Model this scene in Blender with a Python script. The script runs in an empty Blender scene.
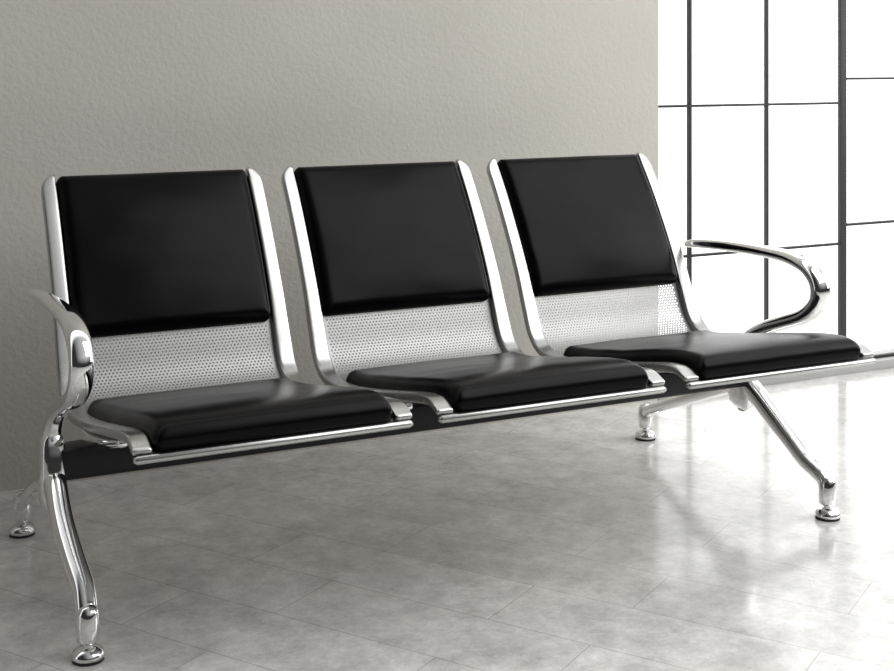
import bpy, bmesh
from math import *
from mathutils import Vector, noise

scene=bpy.context.scene
scene.view_settings.view_transform='Standard'
scene.view_settings.look='None'

# ---------------------------------------------------------------- materials
def mat(name):
    m=bpy.data.materials.new(name); m.use_nodes=True
    nt=m.node_tree; b=nt.nodes['Principled BSDF']
    return m,nt,b
def N(nt,t,**k):
    n=nt.nodes.new(t)
    for a,v in k.items(): setattr(n,a,v)
    return n
def metal(name,col,rough,noise_amt=0.0):
    m,nt,b=mat(name)
    b.inputs['Base Color'].default_value=(*col,1); b.inputs['Metallic'].default_value=1
    b.inputs['Roughness'].default_value=rough
    if noise_amt:
        tc=N(nt,'ShaderNodeTexCoord'); ns=N(nt,'ShaderNodeTexNoise'); ns.inputs['Scale'].default_value=60
        mr=N(nt,'ShaderNodeMapRange'); mr.inputs['To Min'].default_value=rough-noise_amt; mr.inputs['To Max'].default_value=rough+noise_amt
        nt.links.new(tc.outputs['Object'],ns.inputs['Vector']); nt.links.new(ns.outputs['Fac'],mr.inputs['Value'])
        nt.links.new(mr.outputs[0],b.inputs['Roughness'])
    return m
CHROME=metal('chrome',(.84,.84,.84),.06)
SATIN=metal('satin_silver',(.46,.46,.45),.28,.02)
SHEET=metal('perforated_steel',(.35,.35,.35),.45,.03)
BLACKP,nt,b=mat('beam_black_paint'); b.inputs['Base Color'].default_value=(.012,.012,.014,1); b.inputs['Roughness'].default_value=.38; b.inputs['Specular IOR Level'].default_value=.3
RUBBER,nt,b=mat('black_rubber'); b.inputs['Base Color'].default_value=(.015,.015,.015,1); b.inputs['Roughness'].default_value=.6
LEATHER,nt,b=mat('black_leather')
b.inputs['Base Color'].default_value=(.0014,.0014,.0020,1); b.inputs['Roughness'].default_value=.28
b.inputs['Specular IOR Level'].default_value=.10
tc=N(nt,'ShaderNodeTexCoord'); v=N(nt,'ShaderNodeTexVoronoi'); v.inputs['Scale'].default_value=420
bu=N(nt,'ShaderNodeBump'); bu.inputs['Strength'].default_value=.12; bu.inputs['Distance'].default_value=.001
nt.links.new(tc.outputs['Object'],v.inputs['Vector'])
nt.links.new(v.outputs['Distance'],bu.inputs['Height']); nt.links.new(bu.outputs['Normal'],b.inputs['Normal'])

WALL,nt,b=mat('wall_plaster')
tc=N(nt,'ShaderNodeTexCoord'); n1=N(nt,'ShaderNodeTexNoise'); n1.inputs['Scale'].default_value=85; n1.inputs['Detail'].default_value=6
n2=N(nt,'ShaderNodeTexNoise'); n2.inputs['Scale'].default_value=2.5; n2.inputs['Detail'].default_value=5
cr=N(nt,'ShaderNodeValToRGB'); cr.color_ramp.elements[0].position=.3; cr.color_ramp.elements[1].position=.7
cr.color_ramp.elements[0].color=(.52,.50,.455,1); cr.color_ramp.elements[1].color=(.56,.54,.495,1)
bu=N(nt,'ShaderNodeBump'); bu.inputs['Strength'].default_value=.35; bu.inputs['Distance'].default_value=.006
for s,d in ((tc.outputs['Object'],n1.inputs['Vector']),(tc.outputs['Object'],n2.inputs['Vector']),(n2.outputs['Fac'],cr.inputs['Fac']),
            (cr.outputs['Color'],b.inputs['Base Color']),(n1.outputs['Fac'],bu.inputs['Height']),(bu.outputs['Normal'],b.inputs['Normal'])): nt.links.new(s,d)
b.inputs['Roughness'].default_value=.85

FLOOR,nt,b=mat('floor_tiles')
tc=N(nt,'ShaderNodeTexCoord'); mp=N(nt,'ShaderNodeMapping'); mp.inputs['Rotation'].default_value=(0,0,radians(58))
br=N(nt,'ShaderNodeTexBrick'); br.inputs['Scale'].default_value=1
br.inputs['Brick Width'].default_value=.58; br.inputs['Row Height'].default_value=.19; br.inputs['Mortar Size'].default_value=.0013
br.inputs['Mortar Smooth'].default_value=.4; br.inputs['Color1'].default_value=(.65,.64,.615,1); br.inputs['Color2'].default_value=(.75,.74,.715,1)
br.inputs['Mortar'].default_value=(.46,.45,.43,1); br.offset=.37
nA=N(nt,'ShaderNodeTexNoise'); nA.inputs['Scale'].default_value=9; nA.inputs['Detail'].default_value=13; nA.inputs['Roughness'].default_value=.84
mr=N(nt,'ShaderNodeMapRange'); mr.inputs['From Min'].default_value=.36; mr.inputs['From Max'].default_value=.64; mr.inputs['To Min'].default_value=.62; mr.inputs['To Max'].default_value=1.22
mx=N(nt,'ShaderNodeMix',data_type='RGBA',blend_type='MULTIPLY'); mx.inputs['Factor'].default_value=1
mr2=N(nt,'ShaderNodeMapRange'); mr2.inputs['From Min'].default_value=.3; mr2.inputs['From Max'].default_value=.7; mr2.inputs['To Min'].default_value=.22; mr2.inputs['To Max'].default_value=.09
bu=N(nt,'ShaderNodeBump'); bu.inputs['Strength'].default_value=.2; bu.inputs['Distance'].default_value=.0015
L=nt.links.new
L(tc.outputs['Object'],mp.inputs['Vector']); L(mp.outputs['Vector'],br.inputs['Vector']); L(tc.outputs['Object'],nA.inputs['Vector'])
L(nA.outputs['Fac'],mr.inputs['Value']); L(br.outputs['Color'],mx.inputs['A']); L(mr.outputs[0],mx.inputs['B']); L(mx.outputs['Result'],b.inputs['Base Color'])
L(nA.outputs['Fac'],mr2.inputs['Value']); L(mr2.outputs[0],b.inputs['Roughness'])
L(br.outputs['Fac'],bu.inputs['Height']); bu.invert=True; L(bu.outputs['Normal'],b.inputs['Normal'])
b.inputs['Specular IOR Level'].default_value=1.0

FRAMEM,nt,b=mat('window_frame_black'); b.inputs['Base Color'].default_value=(.02,.02,.022,1); b.inputs['Roughness'].default_value=.5
RAIL,nt,b=mat('window_sill_grey'); b.inputs['Base Color'].default_value=(.42,.42,.41,1); b.inputs['Roughness'].default_value=.4
GLASS,nt,b=mat('window_glass')
nt.nodes.remove(b); tr=N(nt,'ShaderNodeBsdfTransparent'); gl=N(nt,'ShaderNodeBsdfGlossy'); gl.inputs['Roughness'].default_value=.02
ms=N(nt,'ShaderNodeMixShader'); ms.inputs['Fac'].default_value=.05
nt.links.new(tr.outputs[0],ms.inputs[1]); nt.links.new(gl.outputs[0],ms.inputs[2]); nt.links.new(ms.outputs[0],nt.nodes['Material Output'].inputs[0])

# ---------------------------------------------------------------- helpers
def mesh_obj(name,verts,faces,material,parent=None,smooth=True):
    me=bpy.data.meshes.new(name); me.from_pydata([tuple(v) for v in verts],[],faces); me.update()
    bm=bmesh.new(); bm.from_mesh(me); bmesh.ops.recalc_face_normals(bm,faces=bm.faces); bm.to_mesh(me); bm.free()
    if smooth:
        for p in me.polygons: p.use_smooth=True
    me.materials.append(material)
    o=bpy.data.objects.new(name,me); scene.collection.objects.link(o)
    if parent: o.parent=parent
    return o
def box(name,x0,x1,y0,y1,z0,z1,material,parent=None,bevel=0):
    v=[(x,y,z) for x in (x0,x1) for y in (y0,y1) for z in (z0,z1)]
    f=[(0,1,3,2),(4,6,7,5),(0,4,5,1),(2,3,7,6),(0,2,6,4),(1,5,7,3)]
    o=mesh_obj(name,v,f,material,parent,False)
    if bevel:
        m=o.modifiers.new('b','BEVEL'); m.width=bevel; m.segments=3
        for p in o.data.polygons: p.use_smooth=True
    return o
def catmull(P,n=10):
    P=[Vector(p) for p in P]; Q=[P[0]*2-P[1]]+P+[P[-1]*2-P[-2]]; out=[]
    for i in range(1,len(Q)-2):
        a,b_,c,d=Q[i-1],Q[i],Q[i+1],Q[i+2]
        for k in range(n):
            t=k/n
            out.append(.5*((2*b_)+(c-a)*t+(2*a-5*b_+4*c-d)*t*t+(-a+3*b_-3*c+d)*t**3))
    out.append(P[-1]); return out
def resample(P,n):
    L=[0]
    for i in range(1,len(P)): L.append(L[-1]+(P[i]-P[i-1]).length)
    out=[];j=0
    for k in range(n+1):
        s=L[-1]*k/n
        while j<len(L)-2 and L[j+1]<s: j+=1
        t=(s-L[j])/max(L[j+1]-L[j],1e-9); out.append(P[j].lerp(P[j+1],min(max(t,0),1)))
    return out,L[-1]
def sweep(name,pts,material,parent,expo=2.6,seg=20,round_end=True):
    """pts: list of 5-tuples (x,y,z,half_width_x,half_thickness)"""
    def cm(P,n=8):
        Q=[[2*a-b for a,b in zip(P[0],P[1])]]+[list(p) for p in P]+[[2*a-b for a,b in zip(P[-1],P[-2])]]
        out=[]
        for i in range(1,len(Q)-2):
            for k in range(n):
                t=k/n
                out.append([.5*(2*b_+(c-a)*t+(2*a-5*b_+4*c-d)*t*t+(-a+3*b_-3*c+d)*t**3) for a,b_,c,d in zip(Q[i-1],Q[i],Q[i+1],Q[i+2])])
        out.append(list(P[-1])); return out
    C=cm(pts)
    verts=[];faces=[];n=len(C)
    rings=[]
    for i,c in enumerate(C):
        p=Vector(c[:3]); a=Vector(C[max(i-1,0)][:3]); b_=Vector(C[min(i+1,n-1)][:3])
        T=(b_-a).normalized(); X=Vector((1,0,0)); X=(X-T*X.dot(T)).normalized(); Nn=T.cross(X).normalized()
        rings.append((p,T,X,Nn,c[3],c[4]))
    if round_end:
        def cap(r,sgn):
            p,T,X,Nn,a,b_=r; out=[]
            for k in (1,2,3):
                an=k/3.6*pi/2; out.append((p+T*sgn*b_*sin(an),T,X,Nn,a-b_*(1-cos(an)),b_*cos(an)))
            return out
        rings=cap(rings[0],-1)[::-1]+rings+cap(rings[-1],1)
    for (p,T,X,Nn,a,b_) in rings:
        for k in range(seg):
            th=2*pi*k/seg; cx,sx=cos(th),sin(th)
            verts.append(p+X*a*copysign(abs(cx)**(2/expo),cx)+Nn*b_*copysign(abs(sx)**(2/expo),sx))
    R=len(rings)
    for i in range(R-1):
        for k in range(seg):
            faces.append((i*seg+k,i*seg+(k+1)%seg,(i+1)*seg+(k+1)%seg,(i+1)*seg+k))
    faces.append(tuple(range(seg))); faces.append(tuple((R-1)*seg+k for k in range(seg)))
    return mesh_obj(name,verts,faces,material,parent)
def lathe(name,cx,cy,prof,material,parent,seg=32):
    verts=[];faces=[]
    for (r,z) in prof:
        for k in range(seg): verts.append((cx+r*cos(2*pi*k/seg),cy+r*sin(2*pi*k/seg),z))
    for i in range(len(prof)-1):
        for k in range(seg): faces.append((i*seg+k,i*seg+(k+1)%seg,(i+1)*seg+(k+1)%seg,(i+1)*seg+k))
    faces.append(tuple(range(seg))); faces.append(tuple((len(prof)-1)*seg+k for k in range(seg)))
    return mesh_obj(name,verts,faces,material,parent)

# ---------------------------------------------------------------- bench
bench=bpy.data.objects.new('waiting_bench',None); scene.collection.objects.link(bench)
PROF=catmull([(0,.318,.800),(0,.262,.722),(0,.205,.63),(0,.155,.54),(0,.118,.46),(0,.085,.395),(0,.04,.357),(0,-.02,.345),
              (0,-.10,.350),(0,-.22,.369),(0,-.36,.396),(0,-.455,.414),(0,-.508,.420),(0,-.536,.415),(0,-.550,.403)],12)
PR,PL=resample(PROF,200)
def at(s):
    f=min(max(s,0),1)*200; i=min(int(f),199); p=PR[i].lerp(PR[i+1],f-i)
    a=PR[max(i-2,0)]; b_=PR[min(i+3,200)]; T=(b_-a).normalized()
    n=Vector((0,T.z,-T.y))
    return p,T,n
def s_of_z_back(z):
    for i in range(201):
        if PR[i].z<=z: return i/200
def s_of_y_seat(y):
    for i in range(60,201):
        if PR[i].y<=y: return i/200
def strip(name,xc,parent,side):
    """flat silver side member; shoulder rounds inwards at the top, side=-1 left / +1 right"""
    pts=[]
    S=[.005,.009,.015,.024,.036]+[.036+(.990-.036)*i/38 for i in range(1,39)]
    hw,ht=.0168,.0090
    for s in S:
        p,T,n=at(s); q=p+n*.008
        w=hw*(1+.15*exp(-((s-.43)/.12)**2)); x=xc
        if s<.036:
            d=.036-s; cut=.020*(d/.031)**2.4
            w-=cut/2; x-=side*cut/2
        t=ht*(1-.35*max(0,(s-.93)/.06)) if s>.93 else ht
        pts.append((x,q.y,q.z,w,t))
    return sweep(name,pts,SATIN,parent,expo=5,seg=32)
def pad(name,xc,hw,s0,s1,T0,parent,seed,base=.002,r=.020):
    nu,nv=44,64; verts=[];faces=[]
    Ls=(s1-s0)*PL
    for side in (0,1):
        for j in range(nv+1):
            v=.5-.5*cos(pi*j/nv)
            d=min(v,1-v)*Ls
            wh=hw-(r-sqrt(max(r*r-(r-min(d,r))**2,0)))
            p,T,n=at(s0+(s1-s0)*v)
            for i in range(nu+1):
                u=sin((i/nu-.5)*pi)
                x=u*wh
                du=(1-abs(u))*hw; e=min(du,d); rr=.026
                g=sqrt(max(1-(1-min(e/rr,1))**2,0))
                crown=.010*(1-u*u)*(1-(2*v-1)**2)
                wr=.0018*noise.noise(Vector((x*9+seed*7,v*6,seed)))*g
                if side==0: h=base+g*(T0*.93)+crown+wr
                else: h=base-.0015*g
                verts.append(Vector((xc+x,p.y,p.z))+n*h)
    M=(nu+1)*(nv+1)
    for side in (0,1):
        for j in range(nv):
            for i in range(nu):
                a=side*M+j*(nu+1)+i; faces.append((a,a+1,a+nu+2,a+nu+1))
    bd=[i for i in range(nu+1)]+[j*(nu+1)+nu for j in range(1,nv+1)]+[nv*(nu+1)+i for i in range(nu-1,-1,-1)]+[j*(nu+1) for j in range(nv-1,0,-1)]
    for k in range(len(bd)):
        a,b_=bd[k],bd[(k+1)%len(bd)]; faces.append((a,b_,b_+M,a+M))
    return mesh_obj(name,verts,faces,LEATHER,parent)
def sheet(name,xc,hw,parent,sa,sb):
    verts=[];faces=[]
    def add(x,s): 
        p,T,n=at(s); verts.append((xc+x,p.y,p.z)); return len(verts)-1
    def plain(x0,x1,s0,s1,k):
        for i in range(k):
            a=s0+(s1-s0)*i/k; c=s0+(s1-s0)*(i+1)/k
            faces.append((add(x0,a),add(x1,a),add(x1,c),add(x0,c)))
    m=.018
    plain(-hw,hw,0.012,sa,40); plain(-hw,hw,sb,.99,60)
    plain(-hw,-hw+m,sa,sb,20); plain(hw-m,hw,sa,sb,20)
    cell=.0080; nx=int((2*hw-2*m)/cell); cw=(2*hw-2*m)/nx
    ns=int((sb-sa)*PL/(cell*.87)); cs=(sb-sa)/ns
    R=.0023
    for j in range(ns):
        sc=sa+(j+.5)*cs; stag=(j%2)
        for i in range(-1 if stag else 0,nx):
            x0=-hw+m+i*cw+(cw/2 if stag else 0); x1=x0+cw
            if x0<-hw+m-1e-6:
                faces.append((add(-hw+m,sc-cs/2),add(x1,sc-cs/2),add(x1,sc+cs/2),add(-hw+m,sc+cs/2))); continue
            if x1>hw-m+1e-6:
                faces.append((add(x0,sc-cs/2),add(hw-m,sc-cs/2),add(hw-m,sc+cs/2),add(x0,sc+cs/2))); continue
            xm=(x0+x1)/2
            outer=[(x1,sc),(x1,sc+cs/2),(xm,sc+cs/2),(x0,sc+cs/2),(x0,sc),(x0,sc-cs/2),(xm,sc-cs/2),(x1,sc-cs/2)]
            inner=[(xm+R*cos(k*pi/4),sc+R*sin(k*pi/4)/PL) for k in range(8)]
            oi=[add(*q) for q in outer]; ii=[add(*q) for q in inner]
            for k in range(8): faces.append((oi[k],oi[(k+1)%8],ii[(k+1)%8],ii[k]))
    o=mesh_obj(name,verts,faces,SHEET,parent,False)
    bm=bmesh.new(); bm.from_mesh(o.data); bmesh.ops.remove_doubles(bm,verts=bm.verts,dist=1e-5)
    bmesh.ops.recalc_face_normals(bm,faces=bm.faces); bm.to_mesh(o.data); bm.free()
    for p in o.data.polygons: p.use_smooth=True
    return o

PITCH=.561; HW=.2225
sBackBot=s_of_z_back(.475); sSeatBack=s_of_y_seat(-.005)
for i in range(3):
    xc=(i-1)*PITCH
    k=i+1
    strip(f'frame_strip_left_{k}',xc-HW-.0160,bench,-1)
    strip(f'frame_strip_right_{k}',xc+HW+.0160,bench,1)
    sheet(f'perforated_shell_{k}',xc,HW+.006,bench,sBackBot-.02,sSeatBack+.03)
    pad(f'back_pad_{k}',xc,HW-.001,.001,sBackBot,.029,bench,i*3+1)
    pad(f'seat_pad_{k}',xc,HW-.001,sSeatBack,.994,.039,bench,i*3+2)
    for nm,s,off,r,ex in (('top_rail',.022,-.008,.007,.006),('front_rail',1.0,.003,.0075,.025)):
        p,T,n=at(s); q=p+n*off
        vs=[];fs=[];sg=16
        xs=[(xc-HW-ex-.006,.6),(xc-HW-ex,1),(xc+HW+ex,1),(xc+HW+ex+.006,.6)]
        for a,(x,m_) in enumerate(xs):
            for t in range(sg): vs.append((x,q.y+r*m_*1.1*cos(2*pi*t/sg),q.z+r*m_*sin(2*pi*t/sg)))
        for a in range(3):
            for t in range(sg): fs.append((a*sg+t,a*sg+(t+1)%sg,(a+1)*sg+(t+1)%sg,(a+1)*sg+t))
        fs.append(tuple(range(sg))); fs.append(tuple(3*sg+t for t in range(sg)))
        mesh_obj(f'{nm}_{k}',vs,fs,SATIN,bench)
    for sd in (-1,1):
        xb=xc+sd*(HW+.004)
        sweep(f'seat_bracket_{"l" if sd<0 else "r"}_{k}',[(xb,.02,.345,.012,.008),(xb,-.03,.328,.014,.018),(xb,-.08,.322,.018,.024),(xb,-.16,.332,.015,.018),(xb,-.26,.357,.012,.012),(xb,-.36,.382,.010,.008)],CHROME,bench)
box('beam',-.845,.845,-.10,-.035,.247,.308,BLACKP,bench,.006)

for sd,nm in ((-1,'left'),(1,'right')):
    xh=.857 if sd<0 else .848; xf=.845
    X=sd*xh; XF=sd*xf
    kw,kt=(.88,1.05) if sd<0 else (1.0,1.15)
    tip=.195 if sd<0 else .160
    A=[(tip,.572,.012,.008),(.12,.578,.017,.0105),(.03,.585,.019,.0115),(-.07,.590,.021,.012),(-.17,.591,.023,.0125),(-.25,.587,.024,.0135),(-.310,.570,.025,.015),
       (-.342,.537,.025,.0165),(-.338,.495,.025,.0165),(-.295,.458,.024,.016),(-.225,.430,.023,.0155),(-.16,.405,.022,.0155),(-.10,.372,.021,.0165),(-.066,.335,.021,.018)]
    A2=[(-.062,.30,.022,.020),(-.062,.26,.023,.024)]
    sweep(f'armrest_{nm}',[(X,y,z,a*kw,t*kt) for y,z,a,t in A]+[(X,y,z,a,t) for y,z,a,t in A2],CHROME,bench,expo=2.3,seg=28)
    sweep(f'leg_hub_{nm}',[(X,-.064,.315,.024,.030),(X,-.064,.285,.026,.036),(X,-.062,.25,.027,.042),(X,-.06,.215,.024,.040)],CHROME,bench,expo=3.2,seg=28)
    yF=-.342 if sd<0 else -.372
    yB=.360 if sd<0 else .355
    F=[(X,-.055,.262,.022,.024),(X,-.11,.235,.022,.024),(X,-.18,.19,.022,.022),(X*.5+XF*.5,-.25,.147,.0215,.0195),(XF,-.30,.116,.0205,.018),(XF,yF+.015,.092,.0195,.017),(XF,yF,.070,.0185,.0165)]
    sweep(f'leg_front_{nm}',F,CHROME,bench,expo=2.5,seg=28)
    B=[(X,-.07,.262,.022,.024),(X,-.02,.237,.022,.023),(X,.07,.197,.020,.019),(X*.5+XF*.5,.18,.150,.019,.016),(XF,.27,.112,.018,.0145),(XF,yB-.022,.086,.0175,.014),(XF,yB,.066,.017,.014)]
    sweep(f'leg_back_{nm}',B,CHROME,bench,expo=2.5,seg=28)
    for yy,q in ((yF,'front'),(yB,'back')):
        lathe(f'foot_socket_{q}_{nm}',XF,yy,[(.006,.098),(.015,.094),(.0195,.084),(.0205,.06),(.0205,.036),(.017,.033)],CHROME,bench)
        lathe(f'foot_pad_{q}_{nm}',XF,yy,[(.008,.036),(.008,.026),(.016,.024),(.026,.018),(.029,.012),(.029,.006)],CHROME,bench)
        lathe(f'foot_rubber_{q}_{nm}',XF,yy,[(.028,.0065),(.028,.0)],RUBBER,bench)

# ---------------------------------------------------------------- room
WY=.69
box('floor',-6,7,-6,WY+.02,-.1,0,FLOOR)
box('wall_back',-6,1.130,WY,WY+.16,0,3.2,WALL)
win=bpy.data.objects.new('window_1',None); scene.collection.objects.link(win)
x0=1.130; x1=4.2
def wb(n,*a,m=FRAMEM,bev=.001): return box(n,*a,m,win,bev)
yw=WY+.03
wb('sill',x0,x1,WY-.005,WY+.12,0,.03,m=RAIL)
wb('bottom_rail',x0,x1,yw-.004,yw+.012,.03,.040)
wb('head',x0,x1,WY,WY+.12,2.5,2.6,m=RAIL)
xs=1.919
for i,(xx,w) in enumerate(((1.275,.0050),(1.589,.0042),(xs,.013))):
    wb(f'mullion_{i}',xx-w,xx+w,yw-.004,yw+.012,.03,2.5)
for i in range(1,5):
    xx=xs+i*.33; wb(f'mullion_r{i}',xx-.004,xx+.004,yw-.004,yw+.012,.03,2.5)
for i,z in enumerate((.437,.917,1.397,1.877,2.357)):
    wb(f'muntin_l{i}',x0,xs,yw-.003,yw+.011,z-.004,z+.004)
for i,z in enumerate((.50,1.0,1.5,2.0)):
    wb(f'muntin_r{i}',xs,x1,yw-.003,yw+.011,z-.004,z+.004)
box('glass_pane',x0,x1,yw+.003,yw+.007,.03,2.5,GLASS,win)

# ---------------------------------------------------------------- camera
cam=bpy.data.cameras.new('camera'); co=bpy.data.objects.new('camera',cam); scene.collection.objects.link(co)
co.location=(-1.346,-2.752,1.067); co.rotation_euler=(pi/2,0,-.467)
cam.sensor_width=36; cam.lens=53.89; cam.shift_y=-.3092
scene.camera=co

# ---------------------------------------------------------------- light
w=bpy.data.worlds.new('world'); scene.world=w; w.use_nodes=True; nt=w.node_tree
bg=nt.nodes['Background']; tc=N(nt,'ShaderNodeTexCoord'); sp=N(nt,'ShaderNodeSeparateXYZ')
ry=N(nt,'ShaderNodeValToRGB'); ry.color_ramp.elements[0].position=.46; ry.color_ramp.elements[1].position=.62
ry.color_ramp.elements[0].color=(.03,.03,.03,1); ry.color_ramp.elements[1].color=(1.9,1.9,1.9,1)
ma=N(nt,'ShaderNodeMath',operation='MULTIPLY_ADD'); ma.inputs[1].default_value=.5; ma.inputs[2].default_value=.5
mz=N(nt,'ShaderNodeMapRange'); mz.inputs['From Min'].default_value=.05; mz.inputs['From Max'].default_value=.45; mz.inputs['To Min'].default_value=0; mz.inputs['To Max'].default_value=.70
mX=N(nt,'ShaderNodeMapRange'); mX.inputs['From Min'].default_value=-.6; mX.inputs['From Max'].default_value=.45; mX.inputs['To Min'].default_value=.03; mX.inputs['To Max'].default_value=1
mu=N(nt,'ShaderNodeMath',operation='MULTIPLY')
mxx=N(nt,'ShaderNodeMix',data_type='RGBA',blend_type='LIGHTEN'); mxx.inputs['Factor'].default_value=1
K=nt.links.new
K(tc.outputs['Generated'],sp.inputs[0]); K(sp.outputs['Y'],ma.inputs[0]); K(ma.outputs[0],ry.inputs['Fac'])
K(sp.outputs['Z'],mz.inputs['Value']); K(sp.outputs['X'],mX.inputs['Value']); K(mz.outputs[0],mu.inputs[0]); K(mX.outputs[0],mu.inputs[1])
K(ry.outputs['Color'],mxx.inputs['A']); K(mu.outputs[0],mxx.inputs['B'])
K(mxx.outputs['Result'],bg.inputs['Color']); bg.inputs['Strength'].default_value=1
def area(name,loc,tgt,size,sy,power,col=(1,1,1)):
    l=bpy.data.lights.new(name,'AREA'); l.shape='RECTANGLE'; l.size=size; l.size_y=sy; l.energy=power; l.color=col
    o=bpy.data.objects.new(name,l); scene.collection.objects.link(o); o.location=loc
    o.rotation_euler=(Vector(tgt)-Vector(loc)).to_track_quat('-Z','Y').to_euler(); return o
area('ceiling_light',(1.9,-1.6,2.9),(1.3,.1,.2),3.2,2.8,80)
area('daylight_right',(3.6,-1.2,1.6),(.5,.1,.3),1.6,2.0,45)
